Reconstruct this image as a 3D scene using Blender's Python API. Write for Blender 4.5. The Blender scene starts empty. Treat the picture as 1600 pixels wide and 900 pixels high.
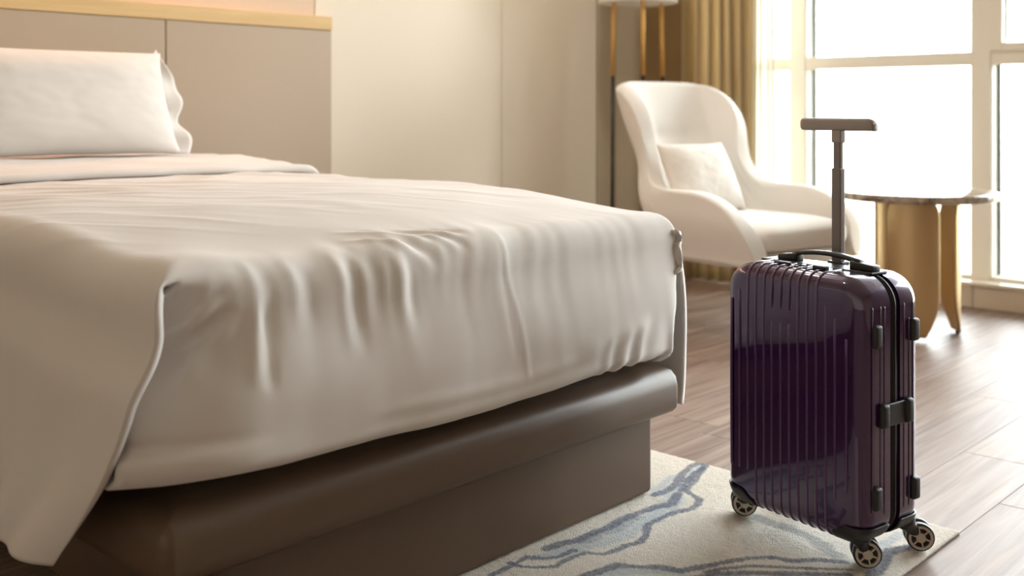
import bpy, bmesh, math, random
import numpy as np
from mathutils import Vector, noise, Matrix

random.seed(7)
scn = bpy.context.scene
COL = scn.collection
PI = math.pi

# ---------------------------------------------------------------- camera, world, exposure
YAW = math.atan2(1570, 1680)            # viewing direction measured from +X
cam_d = bpy.data.cameras.new('camera')
cam = bpy.data.objects.new('camera', cam_d); COL.objects.link(cam)
cam.location = (0, 0, 0.86)
cam.rotation_euler = (PI / 2, 0, YAW - PI / 2)
cam_d.sensor_width = 36.0
cam_d.lens = 36.0 * 1680 / 1600
cam_d.shift_y = -278 / 1600
cam_d.clip_start = 0.05
cam_d.dof.use_dof = True
cam_d.dof.focus_distance = 2.02
cam_d.dof.aperture_fstop = 3.2
scn.camera = cam

world = bpy.data.worlds.new('world'); scn.world = world
world.use_nodes = True
wn = world.node_tree.nodes; wl = world.node_tree.links
wn.clear()
w_out = wn.new('ShaderNodeOutputWorld'); w_bg = wn.new('ShaderNodeBackground')
w_tc = wn.new('ShaderNodeTexCoord'); w_sep = wn.new('ShaderNodeSeparateXYZ'); w_ramp = wn.new('ShaderNodeValToRGB')
w_map = wn.new('ShaderNodeMapRange')
w_map.inputs[1].default_value = -0.5; w_map.inputs[2].default_value = 0.5
wl.new(w_tc.outputs['Generated'], w_sep.inputs[0]); wl.new(w_sep.outputs['Z'], w_map.inputs[0])
wl.new(w_map.outputs[0], w_ramp.inputs[0]); wl.new(w_ramp.outputs[0], w_bg.inputs[0]); wl.new(w_bg.outputs[0], w_out.inputs[0])
cr = w_ramp.color_ramp
cr.elements[0].position = 0.0; cr.elements[0].color = (0.16, 0.15, 0.10, 1)
cr.elements[1].position = 1.0; cr.elements[1].color = (0.89, 0.945, 1.0, 1)
for p, c in ((0.40, (0.24, 0.23, 0.18)), (0.47, (0.42, 0.42, 0.37)), (0.52, (0.86, 0.88, 0.87)), (0.6, (0.93, 0.965, 1.0))):
    e = cr.elements.new(p); e.color = (*c, 1)
w_bg.inputs[1].default_value = 7.5

vs = scn.view_settings
vs.view_transform = 'Standard'; vs.look = 'None'; vs.gamma = 1.0; vs.use_curve_mapping = False
vs.exposure = 1.48
scn.cycles.use_denoising = True
scn.cycles.max_bounces = 10
scn.cycles.diffuse_bounces = 6
scn.cycles.glossy_bounces = 5
scn.cycles.transparent_max_bounces = 12
scn.cycles.sample_clamp_indirect = 8.0

# daylight portal in the window opening (guides sampling, adds no light of its own)
pl = bpy.data.lights.new('window_portal', 'AREA'); pl.shape = 'RECTANGLE'
pl.size = 3.9; pl.size_y = 2.5; pl.cycles.is_portal = True
po = bpy.data.objects.new('window_portal', pl); COL.objects.link(po)
po.location = (4.99, 1.05, 1.34); po.rotation_euler = (PI / 2, 0, PI / 2)   # faces -X


# ---------------------------------------------------------------- helpers
def lin(c):
    return tuple(((x / 255) / 12.92 if x / 255 <= 0.04045 else ((x / 255 + 0.055) / 1.055) ** 2.4) for x in c)


def mat(name, rgb, rough=0.6, metal=0.0, spec=0.5, coat=0.0, sheen=0.0, bump=None, vary=None, coat_rough=0.05):
    """rgb in 0-255; bump=(scale, strength, distance); vary=(scale, amount)"""
    m = bpy.data.materials.new(name); m.use_nodes = True
    nt = m.node_tree; b = nt.nodes['Principled BSDF']
    c = (*lin(rgb), 1)
    b.inputs['Base Color'].default_value = c
    b.inputs['Roughness'].default_value = rough
    b.inputs['Metallic'].default_value = metal
    b.inputs['Specular IOR Level'].default_value = spec
    b.inputs['Coat Weight'].default_value = coat
    b.inputs['Coat Roughness'].default_value = coat_rough
    b.inputs['Sheen Weight'].default_value = sheen
    tc = nt.nodes.new('ShaderNodeTexCoord')
    if bump:
        n = nt.nodes.new('ShaderNodeTexNoise'); n.inputs['Scale'].default_value = bump[0]; n.inputs['Detail'].default_value = 4
        bp = nt.nodes.new('ShaderNodeBump'); bp.inputs['Strength'].default_value = bump[1]; bp.inputs['Distance'].default_value = bump[2]
        nt.links.new(tc.outputs['Object'], n.inputs['Vector'])
        nt.links.new(n.outputs['Fac'], bp.inputs['Height']); nt.links.new(bp.outputs['Normal'], b.inputs['Normal'])
    if vary:
        n = nt.nodes.new('ShaderNodeTexNoise'); n.inputs['Scale'].default_value = vary[0]; n.inputs['Detail'].default_value = 5
        mx = nt.nodes.new('ShaderNodeMix'); mx.data_type = 'RGBA'
        mx.inputs[6].default_value = tuple(x * (1 - vary[1]) for x in c[:3]) + (1,)
        mx.inputs[7].default_value = tuple(min(1, x * (1 + vary[1])) for x in c[:3]) + (1,)
        nt.links.new(tc.outputs['Object'], n.inputs['Vector'])
        nt.links.new(n.outputs['Fac'], mx.inputs[0]); nt.links.new(mx.outputs[2], b.inputs['Base Color'])
    return m


def tag(o, label=None, cat=None, group=None, kind=None):
    if label: o['label'] = label
    if cat: o['category'] = cat
    if group: o['group'] = group
    if kind: o['kind'] = kind
    return o


def empty(name, loc=(0, 0, 0), rz=0.0):
    o = bpy.data.objects.new(name, None); COL.objects.link(o)
    o.location = loc; o.rotation_euler = (0, 0, rz); o.empty_display_size = 0.05
    return o


def link(name, me, m, parent=None, smooth=True, loc=None):
    if m is not None and not me.materials: me.materials.append(m)
    if smooth:
        me.polygons.foreach_set('use_smooth', [True] * len(me.polygons))
    o = bpy.data.objects.new(name, me); COL.objects.link(o)
    if parent is not None: o.parent = parent
    if loc: o.location = loc
    return o


def from_bm(name, bm, m, parent=None, smooth=True, loc=None):
    me = bpy.data.meshes.new(name)
    bmesh.ops.recalc_face_normals(bm, faces=bm.faces)
    bm.to_mesh(me); bm.free()
    return link(name, me, m, parent, smooth, loc)


def from_py(name, v, f, m, parent=None, smooth=True, loc=None):
    me = bpy.data.meshes.new(name); me.from_pydata([tuple(map(float, p)) for p in v], [], f); me.update()
    return link(name, me, m, parent, smooth, loc)


def bm_box(bm, lo, hi, bev=0.0, seg=2, M=None):
    r = bmesh.ops.create_cube(bm, size=1.0)
    vs_ = r['verts']
    for v in vs_:
        v.co = Vector([lo[i] + (v.co[i] + 0.5) * (hi[i] - lo[i]) for i in range(3)])
    if bev > 0:
        es = list({e for v in vs_ for e in v.link_edges})
        r2 = bmesh.ops.bevel(bm, geom=es, offset=bev, segments=seg, affect='EDGES', profile=0.5)
        vs_ = list({v for v in r2['verts']} | {v for v in vs_ if v.is_valid})
    if M is not None:
        bmesh.ops.transform(bm, matrix=M, verts=[v for v in vs_ if v.is_valid])


def box(name, lo, hi, m, parent=None, bev=0.0, seg=2, smooth=None, M=None):
    bm = bmesh.new(); bm_box(bm, lo, hi, bev, seg, M)
    o = from_bm(name, bm, m, parent, smooth=False)
    if bev > 0 and smooth is not False:
        o.data.polygons.foreach_set('use_smooth', [True] * len(o.data.polygons))
        md = o.modifiers.new('wn', 'WEIGHTED_NORMAL'); md.keep_sharp = False
    return o


def tube_geo(pts, rad, n=10, cap=True, flat=None):
    """pts list of Vector; rad scalar/list; returns verts, faces. flat=(sx, sy) scales the section."""
    pts = [Vector(p) for p in pts]
    k = len(pts); rad = rad if isinstance(rad, (list, tuple)) else [rad] * k
    V, F = [], []
    up = None
    for i, p in enumerate(pts):
        d = (pts[min(i + 1, k - 1)] - pts[max(i - 1, 0)]).normalized()
        if up is None:
            a = Vector((0, 0, 1)) if abs(d.z) < 0.9 else Vector((1, 0, 0))
            up = (a - d * a.dot(d)).normalized()
        else:
            up = (up - d * up.dot(d)).normalized()
        s = d.cross(up)
        sx, sy = flat or (1, 1)
        for j in range(n):
            t = 2 * PI * j / n
            V.append(p + (s * math.cos(t) * sx + up * math.sin(t) * sy) * rad[i])
    for i in range(k - 1):
        for j in range(n):
            a = i * n + j; b = i * n + (j + 1) % n
            F.append((a, b, b + n, a + n))
    if cap:
        F.append(tuple(range(n))[::-1]); F.append(tuple(range((k - 1) * n, k * n)))
    return V, F


def tube(name, pts, rad, m, parent=None, n=10, flat=None):
    V, F = tube_geo(pts, rad, n, True, flat)
    return from_py(name, V, F, m, parent)


def lathe_geo(prof, n=32, ax='z'):
    """prof list of (r, h)."""
    V, F = [], []
    for r, h in prof:
        for j in range(n):
            t = 2 * PI * j / n
            V.append((r * math.cos(t), r * math.sin(t), h))
    k = len(prof)
    for i in range(k - 1):
        for j in range(n):
            a = i * n + j; b = i * n + (j + 1) % n
            F.append((a, b, b + n, a + n))
    if prof[0][0] > 1e-6: F.append(tuple(range(n))[::-1])
    if prof[-1][0] > 1e-6: F.append(tuple(range((k - 1) * n, k * n)))
    return V, F


def lathe(name, prof, m, parent=None, n=32, M=None, loc=None):
    V, F = lathe_geo(prof, n)
    if M is not None: V = [M @ Vector(v) for v in V]
    o = from_py(name, V, F, m, parent, smooth=True, loc=loc)
    md = o.modifiers.new('es', 'EDGE_SPLIT'); md.split_angle = math.radians(40)
    return o


def grid_mesh(name, P, m, parent=None, closed_u=False):
    """P array [nu, nv, 3]"""
    nu, nv = P.shape[:2]
    idx = np.arange(nu * nv).reshape(nu, nv)
    a = idx[:-1, :-1].ravel(); b = idx[1:, :-1].ravel(); c = idx[1:, 1:].ravel(); d = idx[:-1, 1:].ravel()
    F = np.stack([a, b, c, d], 1)
    if closed_u:
        a = idx[-1, :-1]; b = idx[0, :-1]; c = idx[0, 1:]; d = idx[-1, 1:]
        F = np.concatenate([F, np.stack([a, b, c, d], 1)])
    me = bpy.data.meshes.new(name)
    me.vertices.add(nu * nv); me.vertices.foreach_set('co', P.reshape(-1).astype(np.float32))
    me.loops.add(len(F) * 4); me.loops.foreach_set('vertex_index', F.reshape(-1).astype(np.int32))
    me.polygons.add(len(F)); me.polygons.foreach_set('loop_start', np.arange(0, len(F) * 4, 4, dtype=np.int32))
    me.update(calc_edges=True); me.validate()
    return link(name, me, m, parent)


def nz(x, y, z=0.0):
    return noise.noise(Vector((x, y, z)))


vnz = np.vectorize(nz, otypes=[float])


def sstep(a, b, x):
    t = np.clip((np.asarray(x, float) - a) / (b - a), 0, 1)
    return t * t * (3 - 2 * t)


# ---------------------------------------------------------------- materials
M_wall = mat('wall_paint', (214, 203, 184), 0.8)
M_wall_dim = mat('pale_wall_paint', (226, 217, 204), 0.8)
M_wall_dark = mat('beige_wall_front', (196, 180, 162), 0.7)
M_ceil = mat('ceiling_white', (232, 228, 220), 0.9)
M_panel = mat('fabric_wall_panel', (226, 214, 194), 0.45, spec=0.45, bump=(420, 0.35, 0.002), vary=(160, 0.05))
M_niche = mat('niche_panel', (214, 190, 166), 0.7, bump=(380, 0.3, 0.002), vary=(120, 0.05))
M_trimgrey = mat('greige_trim', (188, 174, 150), 0.6)
M_trimbrown = mat('brown_panel', (156, 130, 92), 0.6)
M_head = mat('taupe_headboard', (184, 166, 145), 0.5, spec=0.35, bump=(500, 0.2, 0.001))
M_oak = None
M_leather = mat('taupe_leather', (92, 73, 57), 0.42, spec=0.45, bump=(700, 0.15, 0.0006), vary=(4, 0.05))
M_linen = mat('white_cotton', (214, 208, 203), 0.85, spec=0.2, sheen=0.15, bump=(900, 0.06, 0.0006))
M_mattress = mat('mattress_ticking', (200, 194, 184), 0.9)
M_chair = mat('cream_boucle', (232, 228, 222), 0.9, spec=0.2, sheen=0.2, bump=(600, 0.25, 0.001))
M_cushion = mat('cream_linen', (232, 226, 219), 0.9, spec=0.2, sheen=0.2, bump=(700, 0.25, 0.001))
M_woodleg = mat('walnut_leg', (150, 92, 48), 0.45)
M_brass = mat('brushed_brass', (196, 168, 124), 0.48, metal=0.85, bump=(60, 0.05, 0.001))
M_brasslamp = mat('lamp_brass', (226, 180, 108), 0.35, metal=0.75)
M_black = mat('black_metal', (28, 26, 26), 0.4)
M_shade = mat('white_shade', (235, 230, 220), 0.8)
M_frame = mat('cream_window_frame', (236, 230, 216), 0.5, spec=0.4)
M_frame_in = mat('pale_reveal', (232, 232, 226), 0.5)
M_gasket = mat('grey_gasket', (120, 126, 122), 0.6)
M_tile = mat('sill_stone', (206, 190, 170), 0.35, vary=(6, 0.10))
M_stone = mat('sill_top_stone', (222, 212, 196), 0.3, vary=(5, 0.06))
M_purple = mat('glossy_purple_shell', (50, 9, 70), 0.2, spec=0.5, coat=1.0, coat_rough=0.03)
M_purple.node_tree.nodes['Principled BSDF'].inputs['Metallic'].default_value = 0.25
M_purple.node_tree.nodes['Principled BSDF'].inputs['Coat IOR'].default_value = 1.65
M_rib = mat('lightened_purple_rib', (66, 20, 84), 0.30, spec=0.6, coat=1.0, coat_rough=0.22)  # front ribs tinted lighter than the shell to suggest caught reflections
M_rib.node_tree.nodes['Principled BSDF'].inputs['Metallic'].default_value = 0.25
M_plast = mat('black_plastic', (22, 20, 22), 0.42)
M_plast_soft = mat('soft_black_rubber', (26, 25, 27), 0.5)
M_zip = mat('black_zip_tape', (14, 13, 15), 0.75)
M_tyre = mat('black_tyre', (20, 18, 22), 0.4)
M_hub = mat('grey_wheel_hub', (186, 174, 160), 0.4, metal=0.2)
M_pole = mat('gunmetal_pole', (122, 114, 110), 0.42, metal=0.3)
M_grip = mat('grey_grip', (150, 141, 136), 0.5)
M_grout = mat('dark_subfloor', (60, 48, 42), 0.9)


def make_glass():
    m = bpy.data.materials.new('window_glass'); m.use_nodes = True
    nt = m.node_tree; nt.nodes.clear()
    out = nt.nodes.new('ShaderNodeOutputMaterial'); mix = nt.nodes.new('ShaderNodeMixShader')
    tr = nt.nodes.new('ShaderNodeBsdfTransparent'); gl = nt.nodes.new('ShaderNodeBsdfGlossy'); fr = nt.nodes.new('ShaderNodeFresnel')
    tr.inputs[0].default_value = (0.97, 0.985, 0.975, 1); gl.inputs['Roughness'].default_value = 0.02; fr.inputs[0].default_value = 1.45
    nt.links.new(fr.outputs[0], mix.inputs[0]); nt.links.new(tr.outputs[0], mix.inputs[1]); nt.links.new(gl.outputs[0], mix.inputs[2])
    nt.links.new(mix.outputs[0], out.inputs[0])
    return m


def make_cloth_trans(name, rgb, trans, transp=0.0, rough=0.9):
    m = bpy.data.materials.new(name); m.use_nodes = True
    nt = m.node_tree; nt.nodes.clear()
    out = nt.nodes.new('ShaderNodeOutputMaterial')
    df = nt.nodes.new('ShaderNodeBsdfDiffuse'); tl = nt.nodes.new('ShaderNodeBsdfTranslucent'); mix = nt.nodes.new('ShaderNodeMixShader')
    c = (*lin(rgb), 1); df.inputs[0].default_value = c; tl.inputs[0].default_value = c
    mix.inputs[0].default_value = trans
    nt.links.new(df.outputs[0], mix.inputs[1]); nt.links.new(tl.outputs[0], mix.inputs[2])
    last = mix
    if transp > 0:
        tp = nt.nodes.new('ShaderNodeBsdfTransparent'); mx2 = nt.nodes.new('ShaderNodeMixShader'); mx2.inputs[0].default_value = transp
        nt.links.new(mix.outputs[0], mx2.inputs[1]); nt.links.new(tp.outputs[0], mx2.inputs[2]); last = mx2
    nt.links.new(last.outputs[0], out.inputs[0])
    return m


M_glass = make_glass()
M_drape = make_cloth_trans('gold_curtain_cloth', (220, 203, 166), 0.38)
M_sheer = make_cloth_trans('white_sheer', (250, 246, 238), 0.5, 0.16)


def wood(name, c1, c2, rough, axis='X', scale=1.0, rnd=0.3, spec=0.5):
    m = bpy.data.materials.new(name); m.use_nodes = True
    nt = m.node_tree; N = nt.nodes; L = nt.links; b = N['Principled BSDF']
    b.inputs['Roughness'].default_value = rough; b.inputs['Specular IOR Level'].default_value = spec
    tc = N.new('ShaderNodeTexCoord'); oi = N.new('ShaderNodeObjectInfo'); mp = N.new('ShaderNodeMapping')
    add = N.new('ShaderNodeVectorMath'); add.operation = 'ADD'
    mul = N.new('ShaderNodeVectorMath'); mul.operation = 'SCALE'
    cmb = N.new('ShaderNodeCombineXYZ')
    for i in range(3): L.new(oi.outputs['Random'], cmb.inputs[i])
    L.new(cmb.outputs[0], mul.inputs[0]); mul.inputs['Scale'].default_value = 37.0
    L.new(tc.outputs['Object'], add.inputs[0]); L.new(mul.outputs[0], add.inputs[1])
    s = [28 * scale] * 3; s['XYZ'.index(axis)] = 1.6 * scale
    mp.inputs['Scale'].default_value = s
    L.new(add.outputs[0], mp.inputs['Vector'])
    n1 = N.new('ShaderNodeTexNoise'); n1.inputs['Scale'].default_value = 1.0; n1.inputs['Detail'].default_value = 7; n1.inputs['Distortion'].default_value = 1.2
    L.new(mp.outputs[0], n1.inputs['Vector'])
    mp2 = N.new('ShaderNodeMapping'); s2 = [110 * scale] * 3; s2['XYZ'.index(axis)] = 3.5 * scale; mp2.inputs['Scale'].default_value = s2
    L.new(add.outputs[0], mp2.inputs['Vector'])
    n2 = N.new('ShaderNodeTexNoise'); n2.inputs['Scale'].default_value = 1.0; n2.inputs['Detail'].default_value = 4
    L.new(mp2.outputs[0], n2.inputs['Vector'])
    mm = N.new('ShaderNodeMath'); mm.operation = 'MULTIPLY_ADD'; mm.inputs[1].default_value = 0.35
    L.new(n2.outputs['Fac'], mm.inputs[0]); L.new(n1.outputs['Fac'], mm.inputs[2])
    rp = N.new('ShaderNodeValToRGB'); rp.color_ramp.elements[0].position = 0.42; rp.color_ramp.elements[1].position = 0.95
    rp.color_ramp.elements[0].color = (*lin(c1), 1); rp.color_ramp.elements[1].color = (*lin(c2), 1)
    L.new(mm.outputs[0], rp.inputs[0])
    hsv = N.new('ShaderNodeHueSaturation'); mr = N.new('ShaderNodeMapRange')
    mr.inputs[3].default_value = 1 - rnd; mr.inputs[4].default_value = 1 + rnd
    L.new(oi.outputs['Random'], mr.inputs[0]); L.new(mr.outputs[0], hsv.inputs['Value'])
    L.new(rp.outputs[0], hsv.inputs['Color']); L.new(hsv.outputs[0], b.inputs['Base Color'])
    bp = N.new('ShaderNodeBump'); bp.inputs['Strength'].default_value = 0.25; bp.inputs['Distance'].default_value = 0.0015
    L.new(mm.outputs[0], bp.inputs['Height']); L.new(bp.outputs[0], b.inputs['Normal'])
    mr2 = N.new('ShaderNodeMapRange'); mr2.inputs[3].default_value = rough - 0.06; mr2.inputs[4].default_value = rough + 0.12
    L.new(n2.outputs['Fac'], mr2.inputs[0]); L.new(mr2.outputs[0], b.inputs['Roughness'])
    return m


M_plank = wood('grey_brown_plank', (108, 87, 76), (164, 144, 130), 0.46, 'X', 1.0, 0.12, 0.2)
M_oak = wood('pale_oak', (206, 172, 118), (226, 196, 146), 0.5, 'X', 1.0, 0.03, 0.4)


def marble():
    m = mat('brown_marble', (120, 100, 82), 0.12, spec=0.6)
    nt = m.node_tree; b = nt.nodes['Principled BSDF']; tc = nt.nodes.new('ShaderNodeTexCoord')
    n = nt.nodes.new('ShaderNodeTexNoise'); n.inputs['Scale'].default_value = 14; n.inputs['Detail'].default_value = 8; n.inputs['Distortion'].default_value = 1.5
    r = nt.nodes.new('ShaderNodeValToRGB'); r.color_ramp.elements[0].position = 0.35; r.color_ramp.elements[1].position = 0.62
    r.color_ramp.elements[0].color = (*lin((92, 74, 60)), 1); r.color_ramp.elements[1].color = (*lin((190, 176, 158)), 1)
    nt.links.new(tc.outputs['Object'], n.inputs['Vector']); nt.links.new(n.outputs['Fac'], r.inputs[0]); nt.links.new(r.outputs[0], b.inputs['Base Color'])
    return m


M_marble = marble()


def emit(name, rgb, strength):
    m = bpy.data.materials.new(name); m.use_nodes = True
    b = m.node_tree.nodes['Principled BSDF']
    b.inputs['Base Color'].default_value = (0.8, 0.8, 0.8, 1)
    b.inputs['Emission Color'].default_value = (*rgb, 1); b.inputs['Emission Strength'].default_value = strength
    return m


M_led = emit('warm_led', (1.0, 0.42, 0.22), 9.0)

# ---------------------------------------------------------------- room shell
X0, X1, Y0, Y1, ZC = -1.9, 4.87, -2.35, 3.42, 2.7
S = lambda o: tag(o, kind='structure')
floor = S(box('floor', (X0, Y0, -0.12), (X1 + 0.2, Y1, -0.010), M_grout))
S(box('ceiling', (X0 - .1, Y0 - .1, ZC), (X1 + 0.3, Y1 + .12, ZC + 0.1), M_ceil))
S(box('wall_left', (X0 - 0.1, Y0, -0.01), (X0, Y1, ZC), M_wall_dim))
S(box('wall_front', (X0 - 0.1, Y0 - 0.1, -0.01), (X1 + 0.2, Y0, ZC), M_wall_dark))
wall_back = S(box('wall_back', (X0 - 0.1, Y1, -0.12), (X1 + 0.2, Y1 + 0.1, ZC), M_wall))
WY0 = -0.9
wall_right = S(empty('wall_right', (X1, 0, 0)))
for nm, lo, hi in (('wall_header', (X1, Y0, 2.58), (X1 + 0.2, Y1, ZC)), ('wall_corner', (X1, 3.0, -0.01), (X1 + 0.2, Y1, 2.58)), ('wall_end', (X1, Y0, -0.01), (X1 + 0.2, WY0, 2.58))):
    o = box(nm, lo, hi, M_wall); o.parent = wall_right; o.matrix_parent_inverse = Matrix.Translation((-X1, 0, 0))

# fabric wall panels on the back wall (thin proud boards with a joint at x = 3.57)
PY = Y1 - 0.02
for k, (xa, xb) in enumerate(((-1.9, -0.58), (-0.577, 0.765), (2.5215, 3.568), (3.5715, 4.262))):
    box('wall_panel', (xa, PY, 0.08), (xb, Y1, ZC), M_panel, wall_back, 0.002, 1)
for xa, xb in ((0.768, 1.706), (1.709, 2.5185)):
    box('wall_panel', (xa, PY, 0.08), (xb, Y1, ZC), M_niche, wall_back, 0.002, 1)
S(box('baseboard_back', (2.58, PY - 0.012, 0.0), (4.262, Y1, 0.08), M_trimgrey, None, 0.003))
S(box('trim_1', (4.285, Y1 - 0.012, 0.0), (4.44, Y1, ZC), M_trimgrey, None, 0.003))
S(box('trim_2', (4.66, 3.10, 0.0), (X1, Y1, ZC), M_trimbrown, None, 0.004))

# floor planks: rows run along X, 0.19 m wide, 1.22 m long
PW, PL = 0.19, 1.22
bm = bmesh.new(); bm_box(bm, (0.0006, 0.0006, -0.010), (PL - 0.0006, PW - 0.0006, 0.0), 0.0008, 1)
plank_o = from_bm('plank', bm, M_plank, floor, smooth=False)
plank_me = plank_o.data
first = True
joints = {0: 2.755, -1: 2.445, 3: 2.44, 1: 2.1, 2: 3.05, -2: 3.2, -3: 2.6}
r = -17
rnd = random.Random(3)
while 0.828 + r * PW < Y1:
    y = 0.828 + r * PW
    j = joints.get(r, rnd.uniform(0, PL))
    x = j - math.ceil((j - X0) / PL) * PL
    while x < X1:
        xa, xb = max(x, X0), min(x + PL, X1)
        ya, yb = max(y, Y0), min(y + PW, Y1)
        if xb - xa > 0.02 and yb - ya > 0.01:
            o = plank_o if first else plank_o.copy()
            if not first: COL.objects.link(o)
            first = False
            o.location = (xa, ya, 0); o.scale = ((xb - xa) / PL, (yb - ya) / PW, 1)
        x += PL
    r += 1

# ---------------------------------------------------------------- window wall
WX = X1                     # inner face of the frame
win = S(empty('window_1', (0, 0, 0)))
GX = WX + 0.085             # glass plane
mull_l = [2.656 - 0.886 * k for k in range(4)]          # left edge (high y) of each mullion
MW = 0.087
ZT0, ZT1 = 1.060, 1.120     # transom
ZB, ZH = 0.10, 2.58
for yl in mull_l:
    mo = box('mullion', (WX, yl - MW, ZB), (WX + 0.12, yl, ZH), M_frame, win, 0.004)
    box('reveal_lining', (WX + 0.012, yl - MW - 0.003, ZB), (GX + 0.012, yl - MW, ZH), M_frame_in, mo)
    box('gasket', (GX - 0.004, yl - MW - 0.014, ZB), (GX + 0.010, yl - MW, ZH), M_gasket, mo)
ys = [3.0] + mull_l + [WY0]
for k in range(len(ys) - 1):
    ya = ys[k] - (MW if k > 0 else 0); yb = ys[k + 1]
    box('transom', (WX + 0.004, yb, ZT0), (WX + 0.11, ya, ZT1), M_frame, win, 0.003)
    box('bottom_rail', (WX + 0.004, yb, ZB), (WX + 0.11, ya, ZB + 0.03), M_frame, win, 0.003)
    box('top_rail', (WX + 0.004, yb, ZH - 0.05), (WX + 0.11, ya, ZH), M_frame, win, 0.003)
    for za, zb in ((ZB + 0.03, ZT0), (ZT1, ZH - 0.05)):
        box('pane', (GX, yb, za), (GX + 0.006, ya, zb), M_glass, win)
# opening sash in the bay right of the second mullion, above the transom
yl = mull_l[1] - MW; yr = mull_l[2]
sash = empty('sash', (0, 0, 0)); sash.parent = win
SZ0 = ZT1 - 0.001; SF = 0.050
bm = bmesh.new()
bm_box(bm, (WX - 0.012, yr + 0.001, SZ0), (WX + 0.05, yr + 0.001 + SF, ZH - 0.06), 0.003)
bm_box(bm, (WX - 0.012, yl - 0.001 - SF, SZ0), (WX + 0.05, yl - 0.001, ZH - 0.06), 0.003)
bm_box(bm, (WX - 0.0115, yr + 0.001 + SF, SZ0), (WX + 0.05, yl - 0.001 - SF, SZ0 + SF * 0.7), 0.003)
bm_box(bm, (WX - 0.0115, yr + 0.001 + SF, ZH - 0.06 - SF), (WX + 0.05, yl - 0.001 - SF, ZH - 0.06), 0.003)
from_bm('sash_frame', bm, M_frame, sash, smooth=False)
box('sash_gasket', (WX + 0.038, yl - 0.001 - SF - 0.006, SZ0 + 0.045), (WX + 0.048, yl - 0.002 - SF, ZH - 0.12), M_gasket, sash)

# stone upstand under the window, tiled, with a stone ledge
up = S(empty('baseboard_right', (0, 0, 0)))
box('ledge', (4.785, Y0, 0.096), (WX + 0.03, 3.08, 0.112), M_stone, up, 0.003)
box('backing', (4.812, Y0, -0.01), (WX, 3.08, 0.096), M_trimgrey, up)
y = 1.734 + 0.60 * 2
while y > Y0:
    yb = max(y - 0.60, Y0)
    box('tile', (4.797, yb + 0.002, 0.0), (4.812, min(y, 3.08) - 0.002, 0.094), M_tile, up, 0.0015, 1)
    y -= 0.60
wall_sill = S(box('trim_3', (WX, WY0, -0.01), (WX + 0.2, 3.0, ZB), M_wall))


# ---------------------------------------------------------------- curtains
def curtain(name, m, ya, yb, x, nf, amp, seed, parent=None, z0=0.015, z1=2.66, xamp=None):
    rr = random.Random(seed)
    nu, nv = nf * 14 + 1, 26
    P = np.zeros((nu, nv, 3))
    ph = [rr.uniform(-0.5, 0.5) for _ in range(nf + 2)]
    am = [rr.uniform(0.65, 1.25) for _ in range(nf + 2)]
    for i in range(nu):
        u = i / (nu - 1); f = u * nf; k = int(f); a = am[k] * (1 - (f - k)) + am[k + 1] * (f - k)
        p = ph[k] * (1 - (f - k)) + ph[k + 1] * (f - k)
        for j in range(nv):
            v = j / (nv - 1)
            t = 2 * PI * f + p * 1.3 + 0.25 * math.sin(3 * v + k)
            d = amp * a * (math.sin(t) + 0.25 * math.sin(2 * t + 1))
            yy = ya + (yb - ya) * u + 0.35 * amp * math.cos(t) + 0.008 * math.sin(v * 4 + f)
            P[i, j] = (x + d, yy, z0 + (z1 - z0) * v)
    o = grid_mesh(name, P, m, parent)
    s = o.modifiers.new('solid', 'SOLIDIFY'); s.thickness = 0.003
    return o


dr = curtain('curtain', M_drape, 3.10, 2.66, 4.585, 7, 0.034, 5)
tag(dr, 'gold pleated curtain hanging behind the cream armchair', 'curtain')
sh = curtain('sheer_curtain', M_sheer, 2.82, 2.63, 4.69, 5, 0.016, 9)
tag(sh, 'thin white sheer curtain gathered at the window edge', 'curtain')
rail = box('curtain_track', (4.54, Y0 + 0.3, 2.655), (4.74, 3.09, 2.70), M_frame)
S(rail); rail.name = 'trim_4'

# ---------------------------------------------------------------- headboard with oak shelf
HBY = 3.375
hb = empty('headboard', (1.0, HBY, 0)); tag(hb, 'taupe upholstered headboard panelling with a pale oak ledge on top', 'headboard')


def under(o, root):
    o.parent = root
    o.matrix_parent_inverse = Matrix.Translation(-Vector(root.location)) if root.rotation_euler.z == 0 else root.matrix_basis.inverted()
    return o


for xa, xb in ((-0.30, 0.42), (0.4235, 1.15), (1.1535, 1.876), (1.8795, 2.582)):
    under(box('headboard_panel', (xa, HBY, 0.0), (xb, PY - 0.001, 1.170), M_head, None, 0.003), hb)
under(box('oak_ledge', (-0.30, HBY - 0.004, 1.1705), (2.582, PY - 0.001, 1.223), M_oak, None, 0.002), hb)

# ---------------------------------------------------------------- bed
XL, XR, YF = 0.745, 1.985, 1.345
bed = empty('bed', (1.365, 1.35, 0)); tag(bed, 'upholstered bed base in taupe leather standing on the blue veined rug', 'bed')


def soft_box(name, lo, hi, rad, m, root, bow=0.0, seg=5, sub=10):
    bm = bmesh.new(); bm_box(bm, lo, hi, rad, seg)
    o = from_bm(name, bm, m, None)
    md = o.modifiers.new('wn', 'WEIGHTED_NORMAL')
    return under(o, root)


soft_box('plinth', (0.86, 1.402, 0.0125), (1.958, 3.30, 0.197), 0.012, M_leather, bed)
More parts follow.
